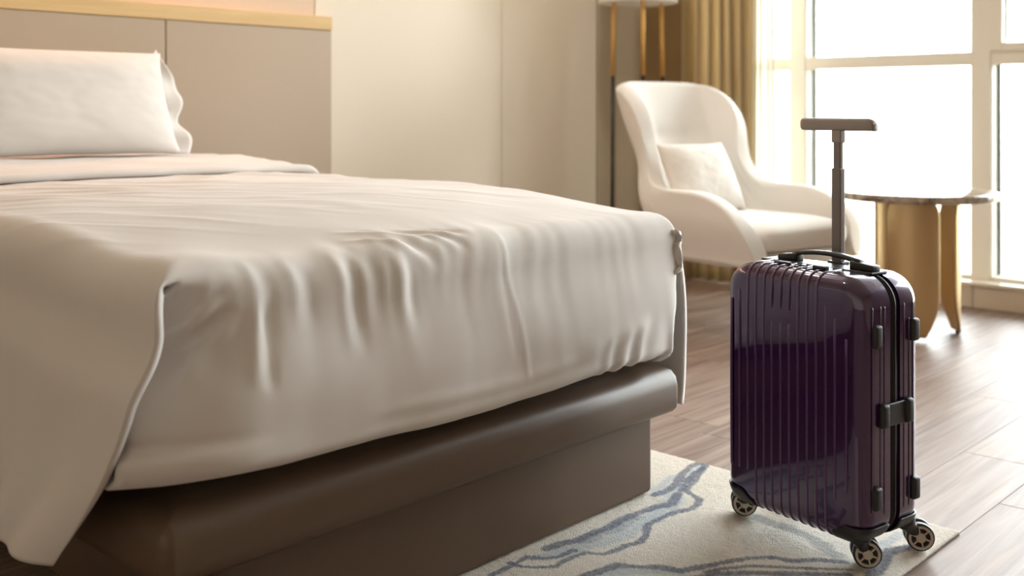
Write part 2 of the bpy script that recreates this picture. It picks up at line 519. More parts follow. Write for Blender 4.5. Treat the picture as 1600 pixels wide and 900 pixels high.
# platform with soft upholstered top edge: profile swept round three sides
def platform():
    prof = [(-0.30, 0.300), (-0.06, 0.300), (-0.032, 0.297), (-0.014, 0.288), (-0.004, 0.274), (0.0, 0.255), (0.0, 0.225), (-0.002, 0.208), (-0.010, 0.199), (-0.03, 0.196), (-0.2, 0.196)]
    # outline: rounded rectangle
    def outline(d, n=8):
        rr_ = max(0.02 + d, 0.004); pts = []
        cs = ((XR - 0.02, YF + 0.02, -90), (XR - 0.02, 3.35, 0), (XL + 0.02, 3.35, 90), (XL + 0.02, YF + 0.02, 180))
        for cx, cy, a0 in cs:
            for k in range(n + 1):
                a = math.radians(a0 + 90 * k / n)
                # inset by moving centre when the radius bottoms out
                ox = (0.02 + d - rr_)
                sx = 1 if cx > 1.3 else -1; sy = 1 if cy > 2 else -1
                pts.append((cx + sx * ox + rr_ * math.cos(a), cy + sy * ox + rr_ * math.sin(a)))
        return pts
    V, F = [], []
    rings = [outline(d) for d, z in prof]; n = len(rings[0])
    for (d, z), rg in zip(prof, rings):
        for p in rg: V.append((p[0], p[1], z))
    for i in range(len(prof) - 1):
        for j in range(n):
            a = i * n + j; b = i * n + (j + 1) % n
            F.append((a, a + n, b + n, b))
    F.append(tuple(range(n))); F.append(tuple(range((len(prof) - 1) * n, len(prof) * n))[::-1])
    return V, F


V, F = platform()
under(from_py('platform', V, F, M_leather, None), bed)
soft_box('mattress', (0.83, 1.42, 0.301), (1.90, 3.33, 0.595), 0.04, M_mattress, bed)

# duvet: one cross-shaped net (top, foot drop, two side drops)
def build_duvet():
    # rounded edges whose curvature eases in and out: arc length QS at the sides, QF at the foot
    QL, QS, QF = 0.150, 0.080, 0.125
    qs0, qr0, qf0, qfr = 0.050, 0.080, 0.072, 0.072          # where the slits at the corners begin
    tq = np.linspace(0, 1, 400); th_ = PI / 2 * tq * tq * (3 - 2 * tq)
    co = np.concatenate([[0], np.cumsum((np.cos(th_[1:]) + np.cos(th_[:-1])) / 2)]) / 399
    si = np.concatenate([[0], np.cumsum((np.sin(th_[1:]) + np.sin(th_[:-1])) / 2)]) / 399
    RL, RS, RF = co[-1] * QL, co[-1] * QS, co[-1] * QF
    x0, x1 = 0.722 + RL, 1.957 - RS
    yb = YF - 0.012 + RF
    st = 0.0065
    flapL, flapR, dropF = 0.50, 0.47, 0.425
    s_arr = np.concatenate([-np.linspace(flapL, 0, int(flapL / st) + 1)[:-1], np.linspace(0, x1 - x0, int((x1 - x0) / st) + 1), (x1 - x0) + np.linspace(0, flapR, int(flapR / st) + 1)[1:]])
    TL = 3.10 - yb
    t_arr = np.concatenate([-np.linspace(dropF, 0, int(dropF / st) + 1)[:-1], np.linspace(0, 1.3, 180), np.linspace(1.3, TL, 40)[1:]])
    Sg, Tg = np.meshgrid(s_arr, t_arr, indexing='ij')
    Wd = x1 - x0
    qL = np.clip(-Sg, 0, None); qR = np.clip(Sg - Wd, 0, None); qF = np.clip(-Tg, 0, None)

    def prof(q, Q):
        return Q * np.interp(q / Q, tq, co), Q * np.interp(q / Q, tq, si) + np.clip(q - Q, 0, None)
    oL, dL = prof(qL, QL); oR, dR = prof(qR, QS); oF, dF = prof(qF, QF)
    X = x0 + np.clip(Sg, 0, Wd) - oL + oR
    Y = yb + np.clip(Tg, 0, None) - oF
    # top height: lower at the foot corners, fuller in the middle
    u = np.clip(Sg, 0, Wd) / Wd; tt = np.clip(Tg, 0, None)
    ztop = 0.640 + 0.030 * sstep(0.0, 0.42, tt) + 0.012 * np.sin(PI * u) * (0.4 + 0.6 * sstep(0, 0.5, tt)) - 0.004 * (1 - u) * (1 - sstep(0, 0.3, tt))
    ztop = ztop + 0.014 * np.exp(-((u * 1.2) ** 2 + tt ** 2) / 0.12 ** 2)
    Z = ztop - ((dL + dR) ** 4 + dF ** 4) ** 0.25
    top_w = (1 - sstep(0, QL, qL)) * (1 - sstep(0, QS, qR)) * (1 - sstep(0, QF, qF))
    # ---- side drops: flare outward, front edge swings back, hem folds
    hL = np.clip(dL - RL, 0, None); hR = np.clip(dR - RS, 0, None)
    fr = 1 - sstep(0.0, 0.45, Tg)                      # 1 at the foot end
    X -= sstep(0.0, 0.10, hL) * 0.030 + 0.030 * sstep(0.08, 0.38, hL)
    X += 0.016 * sstep(0, 0.05, hR) + 0.068 * np.sin(np.clip(hR / 0.44, 0, 1) * PI * 0.80) * (0.9 + 0.1 * fr)
    Y += fr * (0.22 * np.clip((hL - 0.03) / 0.34, 0, 1.1) ** 1.6 - 0.022 * sstep(0.0, 0.09, dL)) + fr * 0.020 * sstep(0.0, 0.3, hR)
    foldL = sstep(0.08, 0.42, hL); foldR = sstep(0.08, 0.42, hR)
    X -= foldL * (0.014 * np.sin(Tg * 17 + 0.6) + 0.010 * np.sin(Tg * 31 + 2.0))
    X += foldR * (0.012 * np.sin(Tg * 15 + 0.3))
    # ---- foot drop: puffs outward low down, sags and tucks under
    hF = np.clip(dF - RF, 0, None)
    zF = Z
    puff = sstep(-0.03, 0.14, hF) * (1 - 0.15 * sstep(0.14, 0.26, hF)) * (hF > 0)
    puff = np.where(hF > 0, puff, 0) - np.where(hF > 0, sstep(-0.03, 0.14, 0.0), 0)
    cx = np.clip((X - 0.80) / 1.15, 0, 1)
    onF = sstep(0.02, 0.15, dF)
    Y -= onF * 0.026 * puff
    tuck = sstep(0.215, 0.275, hF)
    Y += tuck * 0.070
    hemlift = 0.014 * np.sin(cx * 9.0) * 0.3 + 0.004 * sstep(0.86, 1.0, cx)
    Z += onF * sstep(0.10, 0.27, hF) * hemlift
    Z += np.where(hF > 0.235, (hF - 0.235) * 0.95, 0.0)
    # left edge of the foot drop: gusset pulled in under the side drop, then widening to the bottom
    el = np.clip(1 - (Sg + qs0) / 0.15, 0, 1); el2 = np.clip(1 - (Sg + qs0) / 0.13, 0, 1)            # 1 at the left boundary
    isF = (qF > qf0 - 1e-4)
    gus = np.exp(-((hF - 0.055) / 0.050) ** 2)
    Y += np.where(isF, el ** 2 * 0.060 * gus * sstep(0.02, 0.06, dF), 0)
    X -= np.where(isF, el ** 2 * (0.046 * sstep(0.02, 0.12, dF) + 0.026 * sstep(0.18, 0.32, dF)), 0)
    Y += np.where(isF, el2 ** 2.4 * 0.090 * sstep(0.025, 0.09, dF), 0)
    er = np.clip(1 - (Wd + qr0 - Sg) / 0.10, 0, 1)
    X -= np.where(isF, er ** 1.5 * 0.060 * sstep(0.0, 0.26, hF), 0)
    Y += np.where(isF, er ** 2.2 * 0.030 * sstep(0.02, 0.10, hF), 0)
    P = np.stack([X, Y, Z], -1)

    # ---- which cells of the net exist, and vertex normals from those cells only
    nu, nv = X.shape
    keep = ~(((qL > qs0 + 1e-4) & (qF > qf0 + 1e-4)) | ((qR > qr0 + 1e-4) & (qF > qfr + 1e-4)))
    fa = keep[:-1, :-1] & keep[1:, :-1] & keep[1:, 1:] & keep[:-1, 1:]
    fn = np.cross(P[1:, 1:] - P[:-1, :-1], P[:-1, 1:] - P[1:, :-1]) * fa[..., None]
    N = np.zeros_like(P)
    N[:-1, :-1] += fn; N[1:, :-1] += fn; N[1:, 1:] += fn; N[:-1, 1:] += fn
    N /= np.linalg.norm(N, axis=-1, keepdims=True) + 1e-12
    if N[nu // 2, nv // 2, 2] < 0: N = -N

    D = np.zeros_like(X)
    # broad softness everywhere
    D += 0.0065 * vnz(Sg * 3.1 + 4, Tg * 3.1, 0.3) + 0.0028 * vnz(Sg * 8.0, Tg * 8.0, 4.3)
    # top wrinkles, stretched along the diagonal the cloth was pulled
    a = (0.68 * Sg - 0.73 * Tg); b = (0.73 * Sg + 0.68 * Tg)
    wr = vnz(a * 2.4, b * 13.0, 1.7); wr = (1 - np.abs(wr) * 2.2)
    wr2 = vnz(a * 4.5 + 9, b * 30.0, 6.1)
    mid = sstep(0.10, 0.30, Tg) * (0.45 + 0.55 * sstep(0.5, 0.95, Tg))
    D += top_w * mid * (0.0050 * np.clip(wr, 0, 1) ** 2 + 0.0014 * wr2)
    # soft gathered folds running over the foot edge and down the drop
    xs = Sg + 0.12 * vnz(Sg * 2, Tg * 2.5, 8.0)
    st1 = vnz(xs * 15.0, Tg * 1.7, 2.2); st2 = vnz(xs * 34.0, Tg * 2.4, 7.7)
    m1 = np.exp(-((Tg + 0.085) / 0.105) ** 2) * sstep(0.03, 0.10, Sg) * (1 - sstep(0.55, 0.86, Sg))
    m2 = np.exp(-((Tg + 0.11) / 0.16) ** 2) * sstep(0.4, 0.6, Sg) * (1 - sstep(1.0, 1.15, Sg))
    D += m1 * (0.0060 * st1 + 0.0030 * st2) + m2 * (0.0004 * st1 + 0.0008 * st2)
    # finer vertical ripples in the lower half
    D += onF * (0.0007 * vnz(Sg * 22, Tg * 3.0, 5.0) + 0.0030 * vnz(Sg * 6 + 3, Tg * 7.0, 3.0)) * (1 - tuck)
    # puckers where the cloth is gathered under at the right end
    pk = sstep(0.80, 1.02, Sg) * (1 - sstep(1.13, 1.20, Sg)) * sstep(0.12, 0.22, hF)
    fan = Sg + 0.25 * (hF - 0.2) * (Sg - 0.85)
    D += pk * 0.0065 * (0.7 + 0.8 * vnz(Sg * 9, Tg * 3, 4.4)) * np.sin(fan * 104 + 3.2 * vnz(Sg * 11, Tg * 4, 2.9)) * (1 - 0.6 * tuck)
    # drops at the sides
    D += sstep(0.02, 0.2, hL) * 0.006 * vnz(Sg * 3, Tg * 7.0, 9.0) + sstep(0.02, 0.2, hR) * 0.006 * vnz(Sg * 3, Tg * 7, 12.0)

    def crease(pts, w, amp, taper=0.25):
        nonlocal D
        pts = np.array(pts); seg = np.linalg.norm(np.diff(pts, axis=0), axis=1); L = seg.sum(); acc = 0
        best = np.full(X.shape, 9.0); par = np.zeros(X.shape)
        for i in range(len(pts) - 1):
            d = pts[i + 1] - pts[i]; l2 = (d ** 2).sum()
            k = np.clip(((Sg - pts[i, 0]) * d[0] + (Tg - pts[i, 1]) * d[1]) / l2, 0, 1)
            dist = np.hypot(Sg - pts[i, 0] - k * d[0], Tg - pts[i, 1] - k * d[1])
            better = dist < best
            best = np.where(better, dist, best); par = np.where(better, (acc + k * seg[i]) / L, par)
            acc += seg[i]
        env = sstep(0, taper, par) * (1 - sstep(1 - taper, 1, par))
        D += amp * np.exp(-(best / w) ** 2) * env

    fs = lambda x, z: (x - x0, -(QF + (0.640 - RF - z)))      # foot-face point -> net
    ts = lambda x, y: (x - x0, y - yb)                          # top point -> net
    crease([fs(1.02, 0.385), fs(1.24, 0.376), fs(1.43, 0.371), fs(1.67, 0.387)], 0.012, 0.0034)
    crease([fs(1.02, 0.365), fs(1.24, 0.356), fs(1.43, 0.352), fs(1.67, 0.37)], 0.014, -0.0018)
    crease([fs(1.418, 0.66), fs(1.412, 0.573), fs(1.429, 0.478), fs(1.449, 0.358)], 0.0048, 0.0017, 0.1)
    crease([fs(1.40, 0.60), fs(1.405, 0.478), fs(1.42, 0.39)], 0.005, -0.001, 0.2)
    crease([fs(0.812, 0.63), fs(0.815, 0.56), fs(0.817, 0.45)], 0.008, 0.0042, 0.35)
    crease([fs(0.835, 0.62), fs(0.838, 0.54), fs(0.835, 0.45)], 0.009, -0.0032, 0.35)
    crease([fs(1.57, 0.384), fs(1.73, 0.409), fs(1.84, 0.419)], 0.02, 0.006)
    for xx, zz, ln, am in ((0.885, 0.62, 0.15, 0.0030), (0.955, 0.615, 0.10, 0.0022), (1.045, 0.62, 0.16, 0.0036), (1.085, 0.62, 0.12, 0.0026), (1.155, 0.62, 0.13, 0.0034)):
        crease([fs(xx - 0.01, zz + 0.05), fs(xx, zz - 0.03), fs(xx + 0.004, zz - ln)], 0.010, am, 0.4)
        crease([fs(xx + 0.018, zz + 0.03), fs(xx + 0.028, zz - 0.04), fs(xx + 0.03, zz - ln)], 0.010, -am, 0.4)
    # diagonal pulls over the edge near the middle
    for p, q_, am in (((1.13, 1.50), (1.27, 0.615), 0.0045), ((1.19, 1.47), (1.31, 0.60), 0.0045), ((1.10, 1.44), (1.235, 0.58), 0.004), ((1.25, 1.46), (1.33, 0.63), 0.0035)):
        A = np.array(ts(*p)); B = np.array(fs(*q_)); C_ = (A + B) / 2 + np.array([0.012, 0.0])
        crease([A, C_, B], 0.011, am, 0.35)
        crease([A + [0.028, 0], C_ + [0.028, 0.0], B + [0.026, 0.0]], 0.011, -am * 0.9, 0.35)
    # tension lines fanning from the left corner down into the pocket under the side drop
    for (ax_, az_), (bx_, bz_), am in (((0.03, 0.0), (-0.03, 0.05), 0.009), ((0.045, 0.015), (-0.025, 0.085), -0.009), ((0.05, 0.03), (-0.02, 0.115), 0.008), ((0.075, 0.0), (0.06, 0.12), 0.006), ((0.095, 0.0), (0.085, 0.13), -0.005)):
        crease([(ax_, -QF * 0.8 - az_), ((ax_ + bx_) / 2, -QF * 0.9 - (az_ + bz_) / 2), (bx_, -QF - bz_)], 0.008, am, 0.3)
    # roll of cloth at the lower left corner
    rl = np.exp(-((hF - 0.20) / 0.018) ** 2) * np.exp(-((Sg + qs0) / 0.10) ** 2)
    D += np.where(isF, rl * 0.012, 0) - np.where(isF, 0.010 * np.exp(-((hF - 0.178) / 0.008) ** 2) * np.exp(-((Sg + qs0 - 0.02) / 0.06) ** 2), 0)
    P = P + N * D[..., None]

    # ---- mesh: drop the corner squares of the net
    # hem of the side drops: shorter toward the head
    idx = -np.ones((nu, nv), int)
    use = np.zeros((nu, nv), bool)
    use[:-1, :-1] |= fa; use[1:, :-1] |= fa; use[1:, 1:] |= fa; use[:-1, 1:] |= fa
    idx[use] = np.arange(use.sum())
    ii, jj = np.nonzero(fa)
    Fq = np.stack([idx[ii, jj], idx[ii + 1, jj], idx[ii + 1, jj + 1], idx[ii, jj + 1]], 1)
    Vq = P[use]
    me = bpy.data.meshes.new('duvet')
    me.vertices.add(len(Vq)); me.vertices.foreach_set('co', Vq.reshape(-1).astype(np.float32))
    me.loops.add(len(Fq) * 4); me.loops.foreach_set('vertex_index', Fq.reshape(-1).astype(np.int32))
    me.polygons.add(len(Fq)); me.polygons.foreach_set('loop_start', np.arange(0, len(Fq) * 4, 4, dtype=np.int32))
    me.update(calc_edges=True); me.validate()
    o = link('duvet', me, M_linen)
    sm = o.modifiers.new('solid', 'SOLIDIFY'); sm.thickness = 0.012; sm.offset = -1
    return o


duvet = build_duvet()
tag(duvet, 'white cotton duvet draped over the bed and tucked in at the foot', 'duvet')


# band of cloth folded back below the pillow
def build_fold():
    nu, nv = 150, 60
    P = np.zeros((nu, nv, 3))
    th = 0.022
    us = np.linspace(0, 1, nu); 
    half = nv // 2
    xa, xb = 0.70, 1.985
    Ug, Vg = np.meshgrid(us, np.linspace(0, 1, nv), indexing='ij')
    # closed loop section in y: bottom back -> front roll -> top back
    yfr = 2.66 + 0.06 * (1 - Ug) - 0.03 * np.sin(Ug * PI) + 0.018 * vnz(Ug * 5, 0 * Ug, 1.0)
    ang = np.clip((Vg - 0.10) / 0.12, 0, 1) * PI
    ytop = np.where(Vg > 0.22, (Vg - 0.22) / 0.78, 0)
    ybot = np.where(Vg < 0.10, (0.10 - Vg) / 0.10, 0)
    Y = yfr - 0.016 * np.sin(ang) + ytop * (3.18 - yfr) + ybot * 0.1
    side = np.clip(np.minimum(Ug, 1 - Ug) / 0.04, 0, 1)
    lift = np.sqrt(1 - (1 - side) ** 2)
    base = 0.672 + 0.012 * np.sin(PI * Ug)
    Z = base + th * (1 - np.cos(ang)) / 2 * (0.25 + 0.75 * lift) + 0.018 * sstep(0, 0.6, ytop) * lift - 0.03 * (1 - lift)
    wr = vnz(Ug * 7, Vg * 9, 2.0) + 0.5 * vnz(Ug * 3 + Vg * 4, Vg * 22, 5.0)
    Z += 0.006 * wr * sstep(0.12, 0.3, Vg) * lift
    X = xa + (xb - xa) * Ug
    P = np.stack([X, Y, Z], -1)
    o = grid_mesh('turned_down_fold', P, M_linen)
    sm = o.modifiers.new('solid', 'SOLIDIFY'); sm.thickness = 0.004; sm.offset = -1
    return o


fo = build_fold(); fo.parent = duvet


def pillow_mesh(name, w, h, t, m, flange=0.0, seed=1, n=56, wr=0.006):
    """upright pillow in local XZ plane, thickness along Y; origin at bottom centre"""
    V, F = [], []
    fr = lambda a: max(0.0, 1 - abs(a) ** 2.6)
    for side in (1, -1):
        for i in range(n + 1):
            for j in range(n + 1):
                a = -1 + 2 * i / n; b = -1 + 2 * j / n
                th = t * (fr(a) * fr(b)) ** 0.55
                pull = 1 - 0.05 * (1 - abs(b) ** 2) * abs(a) ** 3
                pull2 = 1 - 0.06 * (1 - abs(a) ** 2) * abs(b) ** 3
                x = a * w / 2 * pull; z = b * h / 2 * pull2
                ed = (abs(a) ** 6 + abs(b) ** 6)
                d = wr * (nz(a * 3 + seed, b * 3, seed) + 0.6 * nz(a * 9, b * 7 + seed, 3.1)) * min(1, th / t * 1.6)
                if abs(a) > 0.82:
                    d += wr * 0.9 * math.sin(b * 17 + seed) * (1 - abs(a)) * 5 * min(1, th / t * 2)
                V.append((x, side * (th * 0.5) + d, z + h / 2))
    k = (n + 1) ** 2
    for s in (0, 1):
        for i in range(n):
            for j in range(n):
                q = [s * k + i * (n + 1) + j, s * k + (i + 1) * (n + 1) + j, s * k + (i + 1) * (n + 1) + j + 1, s * k + i * (n + 1) + j + 1]
                F.append(q if s == 1 else q[::-1])
    me = bpy.data.meshes.new(name); me.from_pydata(V, [], F); me.update()
    bm = bmesh.new(); bm.from_mesh(me); bmesh.ops.remove_doubles(bm, verts=bm.verts, dist=1e-5)
    bmesh.ops.recalc_face_normals(bm, faces=bm.faces); bm.to_mesh(me); bm.free()
    return link(name, me, m)


pil = empty('pillow', (1.36, 3.00, 0.728)); pil.rotation_euler = (math.radians(-22), 0, 0)
tag(pil, 'white flanged bed pillow propped up against the headboard', 'pillow')
pb = pillow_mesh('pillow_body', 0.72, 0.335, 0.17, M_linen, seed=2, wr=0.0025); pb.parent = pil
# flange: ruffled flat border on the right, top and left
def flange():
    pts = []
    w, h = 0.35, 0.335
    path = []
    n = 40
    for k in range(n): path.append((-w, h * k / n, -1, 0))
    for k in range(60): path.append((-w + 2 * w * k / 60, h, 0, 1))
    for k in range(n + 1): path.append((w, h * (1 - k / n), 1, 0))
    nv = 6
    P = np.zeros((len(path), nv, 3))
    for i, (x, z, nx_, nz_) in enumerate(path):
        # blend corner direction
        if abs(abs(x) - w) < 1e-6 or True:
            cxn = nx_; czn = nz_
            if nz_:
                cxn = math.copysign(float(sstep(w - 0.07, w, abs(x))), x)
            else:
                czn = float(sstep(h - 0.07, h, z))
        for j in range(nv):
            v = j / (nv - 1)
            wid = 0.048 if nx_ != 0 else 0.002 + 0.016 * float(sstep(0.29, 0.35, abs(x)))
            if nz_ == 0: wid = 0.048 - 0.030 * float(sstep(h - 0.09, h, z))
            ruf = math.sin(z * 55 + (2 if x > 0 else 0)) * 0.013 * v + 0.006 * nz(x * 20, z * 20, v)
            P[i, j] = (x - nx_ * 0.012 + cxn * wid * v * (1 + (0.22 * math.sin(z * 34 + 1.0) + 0.30 * nz(z * 14, 3.0, x)) * (nx_ != 0)), ruf, z - nz_ * 0.012 + czn * wid * v)
    o = grid_mesh('flange', P, M_linen)
    s = o.modifiers.new('solid', 'SOLIDIFY'); s.thickness = 0.004; s.offset = 0
    return o


fl_ = flange(); fl_.parent = pil

# ---------------------------------------------------------------- rug
VE = {
 'v1': [(2.213, 1.421), (2.164, 1.409), (2.091, 1.38), (2.019, 1.356), (1.995, 1.303), (1.961, 1.286), (1.933, 1.285), (1.891, 1.301), (1.842, 1.303), (1.804, 1.302), (1.747, 1.269), (1.718, 1.261), (1.686, 1.271), (1.652, 1.271), (1.622, 1.278), (1.606, 1.308), (1.568, 1.312), (1.516, 1.31), (1.491, 1.332), (1.476, 1.354), (1.473, 1.379)],
 'v2': [(2.207, 1.437), (2.168, 1.441), (2.107, 1.425), (2.044, 1.397), (1.992, 1.385), (1.948, 1.392)],
 'v3': [(1.995, 1.358), (1.931, 1.333), (1.888, 1.349), (1.827, 1.355), (1.78, 1.356), (1.726, 1.351), (1.689, 1.357), (1.642, 1.356), (1.605, 1.37), (1.567, 1.373)],
 'v3b': [(2.177, 1.413), (2.124, 1.407), (2.057, 1.382), (2.011, 1.365)],
 'v4': [(1.598, 1.328), (1.561, 1.332), (1.534, 1.343), (1.511, 1.373), (1.41, 1.368)],
 'l1': [(1.969, 1.346), (1.875, 1.326), (1.782, 1.312), (1.713, 1.305), (1.657, 1.314), (1.597, 1.336), (1.537, 1.346)],
 'l2': [(2.185, 1.423), (2.103, 1.403), (2.018, 1.374), (1.958, 1.389)],
 'l3': [(2.085, 1.43), (1.998, 1.412), (1.966, 1.414)],
 'm1': [(1.815, 1.346), (1.745, 1.338), (1.692, 1.342), (1.652, 1.345)],
 'v5': [(1.903, 0.924), (1.881, 0.963), (1.844, 0.995), (1.832, 1.03), (1.799, 1.064), (1.75, 1.088), (1.699, 1.11), (1.661, 1.127), (1.646, 1.167), (1.624, 1.19), (1.602, 1.226), (1.568, 1.234), (1.525, 1.241), (1.40, 1.24)],
 'v6': [(1.881, 0.899), (1.836, 0.955), (1.796, 1.01), (1.767, 1.045), (1.726, 1.073), (1.687, 1.091)],
 'v7': [(1.858, 0.893), (1.799, 0.961), (1.741, 1.03), (1.692, 1.073), (1.60, 1.12)],
 'l4': [(1.654, 1.123), (1.632, 1.157), (1.592, 1.201), (1.554, 1.218)],
 'g1': [(1.988, 1.158), (1.982, 1.086), (1.961, 1.015), (1.925, 0.95)],
 'v8': [(2.063, 0.861), (2.034, 0.873), (2.002, 0.884), (1.97, 0.877), (1.929, 0.867), (1.879, 0.86)],
 'l5': [(2.103, 0.903), (2.057, 0.902), (2.033, 0.908)],
}
VW = {'v1': .0085, 'v2': .010, 'v3': .011, 'v3b': .007, 'v4': .008, 'l1': .022, 'l2': .012, 'l3': .010, 'm1': .016, 'v5': .010, 'v6': .006, 'v7': .009, 'l4': .014, 'g1': .016, 'v8': .013, 'l5': .012}


def build_rug():
    xa, xb, ya, yb = 0.95, 2.212, 0.825, 2.05
    st = 0.0048
    nu, nv = int((xb - xa) / st), int((yb - ya) / st)
    xs = np.linspace(xa, xb, nu); ys_ = np.linspace(ya, yb, nv)
    Xg, Yg = np.meshgrid(xs, ys_, indexing='ij')
    rs = np.random.RandomState(4)
    f1 = vnz(Xg * 28, Yg * 28, 1.0); f2 = vnz(Xg * 110, Yg * 110, 2.0); rnd_ = rs.rand(nu, nv)
    edge = np.minimum(np.minimum(Xg - xa, xb - Xg), np.minimum(Yg - ya, yb - Yg))
    Z = 0.0100 + 0.0012 * f2 + 0.0009 * (rnd_ - 0.5)
    Z -= 0.004 * (1 - sstep(0, 0.010, edge))
    # edges of the pile wander a little
    Xw = np.where(edge < 1e-6, Xg + 0.0012 * (rnd_ - 0.5), Xg)
    Yw = np.where(edge < 1e-6, Yg + 0.0012 * (rnd_ - 0.5), Yg)
    # colours (yarn dye, with suitcase shadow blended into the g vein)
    base = np.array(lin((220, 212, 199))); dark = np.array(lin((84, 92, 112))); light = np.array(lin((170, 181, 188))); grey_shaded = np.array(lin((136, 138, 138)))
    Cc = np.tile(base, (nu, nv, 1)) * (1 + 0.05 * f1[..., None])

    def dist(pts):
        pts = np.array(pts); d_ = np.full(Xg.shape, 9.0)
        for i in range(len(pts) - 1):
            d = pts[i + 1] - pts[i]; k = np.clip(((Xg - pts[i, 0]) * d[0] + (Yg - pts[i, 1]) * d[1]) / (d ** 2).sum(), 0, 1)
            d_ = np.minimum(d_, np.hypot(Xg - pts[i, 0] - k * d[0], Yg - pts[i, 1] - k * d[1]))
        return d_
    jit = 0.003 * f1 + 0.0022 * f2
    lo = vnz(Xg * 11, Yg * 11, 7.0)
    for k in ('l1', 'l2', 'l3', 'l4', 'l5', 'g1', 'm1', 'v2', 'v3', 'v3b', 'v4', 'v6', 'v7', 'v8', 'v1', 'v5'):
        d = dist(VE[k]) + jit * (2.0 if k[0] in 'lgm' else 1.0)
        w = VW[k] * (1 + 0.45 * lo)
        soft = 0.45 if k[0] in 'lgm' else 0.18
        a = 1 - sstep(w * (1 - soft), w * (1 + soft), d)
        col = light if k[0] == 'l' else grey_shaded if k[0] == 'g' else (dark * 0.55 + light * 0.45) if k[0] == 'm' else dark
        a = a * (0.8 if k[0] in 'lgm' else 0.95) * (0.85 + 0.3 * (rnd_ - 0.5))
        Cc = Cc * (1 - a[..., None]) + col * a[..., None]
    Cc *= (0.93 + 0.14 * rs.rand(nu, nv))[..., None]
    P = np.stack([Xw, Yw, Z], -1)
    # border: wall down to the floor
    me_v = list(P.reshape(-1, 3)); cols = list(Cc.reshape(-1, 3))
    idx = np.arange(nu * nv).reshape(nu, nv)
    F = np.stack([idx[:-1, :-1].ravel(), idx[1:, :-1].ravel(), idx[1:, 1:].ravel(), idx[:-1, 1:].ravel()], 1).tolist()
    ring = list(idx[:, 0]) + list(idx[-1, 1:]) + list(idx[-2::-1, -1]) + list(idx[0, -2:0:-1])
    nb = len(me_v)
    dk = np.array(lin((70, 58, 60)))
    for q in ring:
        p = me_v[q]; me_v.append((p[0], p[1], 0.0005)); cols.append(dk)
    n = len(ring)
    for i in range(n):
        F.append([ring[(i + 1) % n], ring[i], nb + i, nb + (i + 1) % n])
    me = bpy.data.meshes.new('rug'); me.from_pydata([tuple(p) for p in me_v], [], F); me.update()
    ca = me.color_attributes.new('yarn', 'FLOAT_COLOR', 'POINT')
    arr = np.ones((len(me_v), 4), np.float32); arr[:, :3] = np.array(cols)
    ca.data.foreach_set('color', arr.reshape(-1))
    m = mat('rug_pile', (200, 190, 175), 0.95, spec=0.1, sheen=0.2, bump=(380, 0.9, 0.004))
    at = m.node_tree.nodes.new('ShaderNodeAttribute'); at.attribute_name = 'yarn'
    m.node_tree.links.new(at.outputs['Color'], m.node_tree.nodes['Principled BSDF'].inputs['Base Color'])
    o = link('rug', me, m)
    return o


rug = build_rug()
tag(rug, 'cream pile rug with blue marbled veins under the bed and suitcase', 'rug')

# ---------------------------------------------------------------- suitcase  (local X: width, image-right; Y: thickness, away; Z up)
SC = Vector((1.948, 0.998, 0.0)); SA = math.radians(-(90 + 10.536))
CW, CT, CZ0, CZ1 = 0.335, 0.174, 0.071, 0.555
case = empty('suitcase', SC, SA); tag(case, 'glossy purple ribbed trolley suitcase standing on the rug with handle raised', 'suitcase')
ER, CR = 0.030, 0.055     # edge rounding, corner radius in the face plane


def rrect(w, h, r, n=10):
    pts = []
    for cx, cz, a0 in ((w / 2 - r, h / 2 - r, 0), (-w / 2 + r, h / 2 - r, 90), (-w / 2 + r, -h / 2 + r, 180), (w / 2 - r, -h / 2 + r, 270)):
        for k in range(n + 1):
            a = math.radians(a0 + 90 * k / n); pts.append((cx + r * math.cos(a), cz + r * math.sin(a)))
    return pts


def shell(name, b_face, b_seam, m):
    """half shell from its outer face plane to the seam"""
    sgn = 1 if b_seam > b_face else -1
    depth = abs(b_seam - b_face)
    secs = []
    for k in range(9):
        a = PI / 2 * k / 8
        secs.append((ER * (1 - math.sin(a)), b_face + sgn * ER * (1 - math.cos(a))))
    secs += [(0, b_seam - sgn * 0.004), (0, b_seam), (0.03, b_seam)]
    V, F = [], []
    n = None
    zc = (CZ0 + CZ1) / 2
    # face cap with slight dome
    rings = []
    for s, dome in ((0.35, -0.0022), (0.7, -0.0016), (0.93, -0.0005)):
        pts = rrect((CW - 2 * ER) * s, (CZ1 - CZ0 - 2 * ER) * s, max(0.004, (CR - ER) * s)); rings.append([(p[0], b_face + sgn * dome, p[1] + zc) for p in pts])
    for ins, b in secs:
        pts = rrect(CW - 2 * ins, CZ1 - CZ0 - 2 * ins, max(0.004, CR - ins)); rings.append([(p[0], b, p[1] + zc) for p in pts])
    n = len(rings[0])
    for rg in rings: V += rg
    F.append(tuple(range(n)))
    for i in range(len(rings) - 1):
        for j in range(n):
            a = i * n + j; b = i * n + (j + 1) % n
            F.append((a, b, b + n, a + n))
    bm = bmesh.new(); me = bpy.data.meshes.new(name); me.from_pydata(V, [], F); bm.from_mesh(me); bpy.data.meshes.remove(me)
    o = from_bm(name, bm, m, case)
    es = o.modifiers.new('es', 'EDGE_SPLIT'); es.split_angle = math.radians(50)
    return o


front = shell('front_shell', -CT / 2, -0.012, M_purple)
rear = shell('rear_shell', CT / 2, 0.018, M_purple)
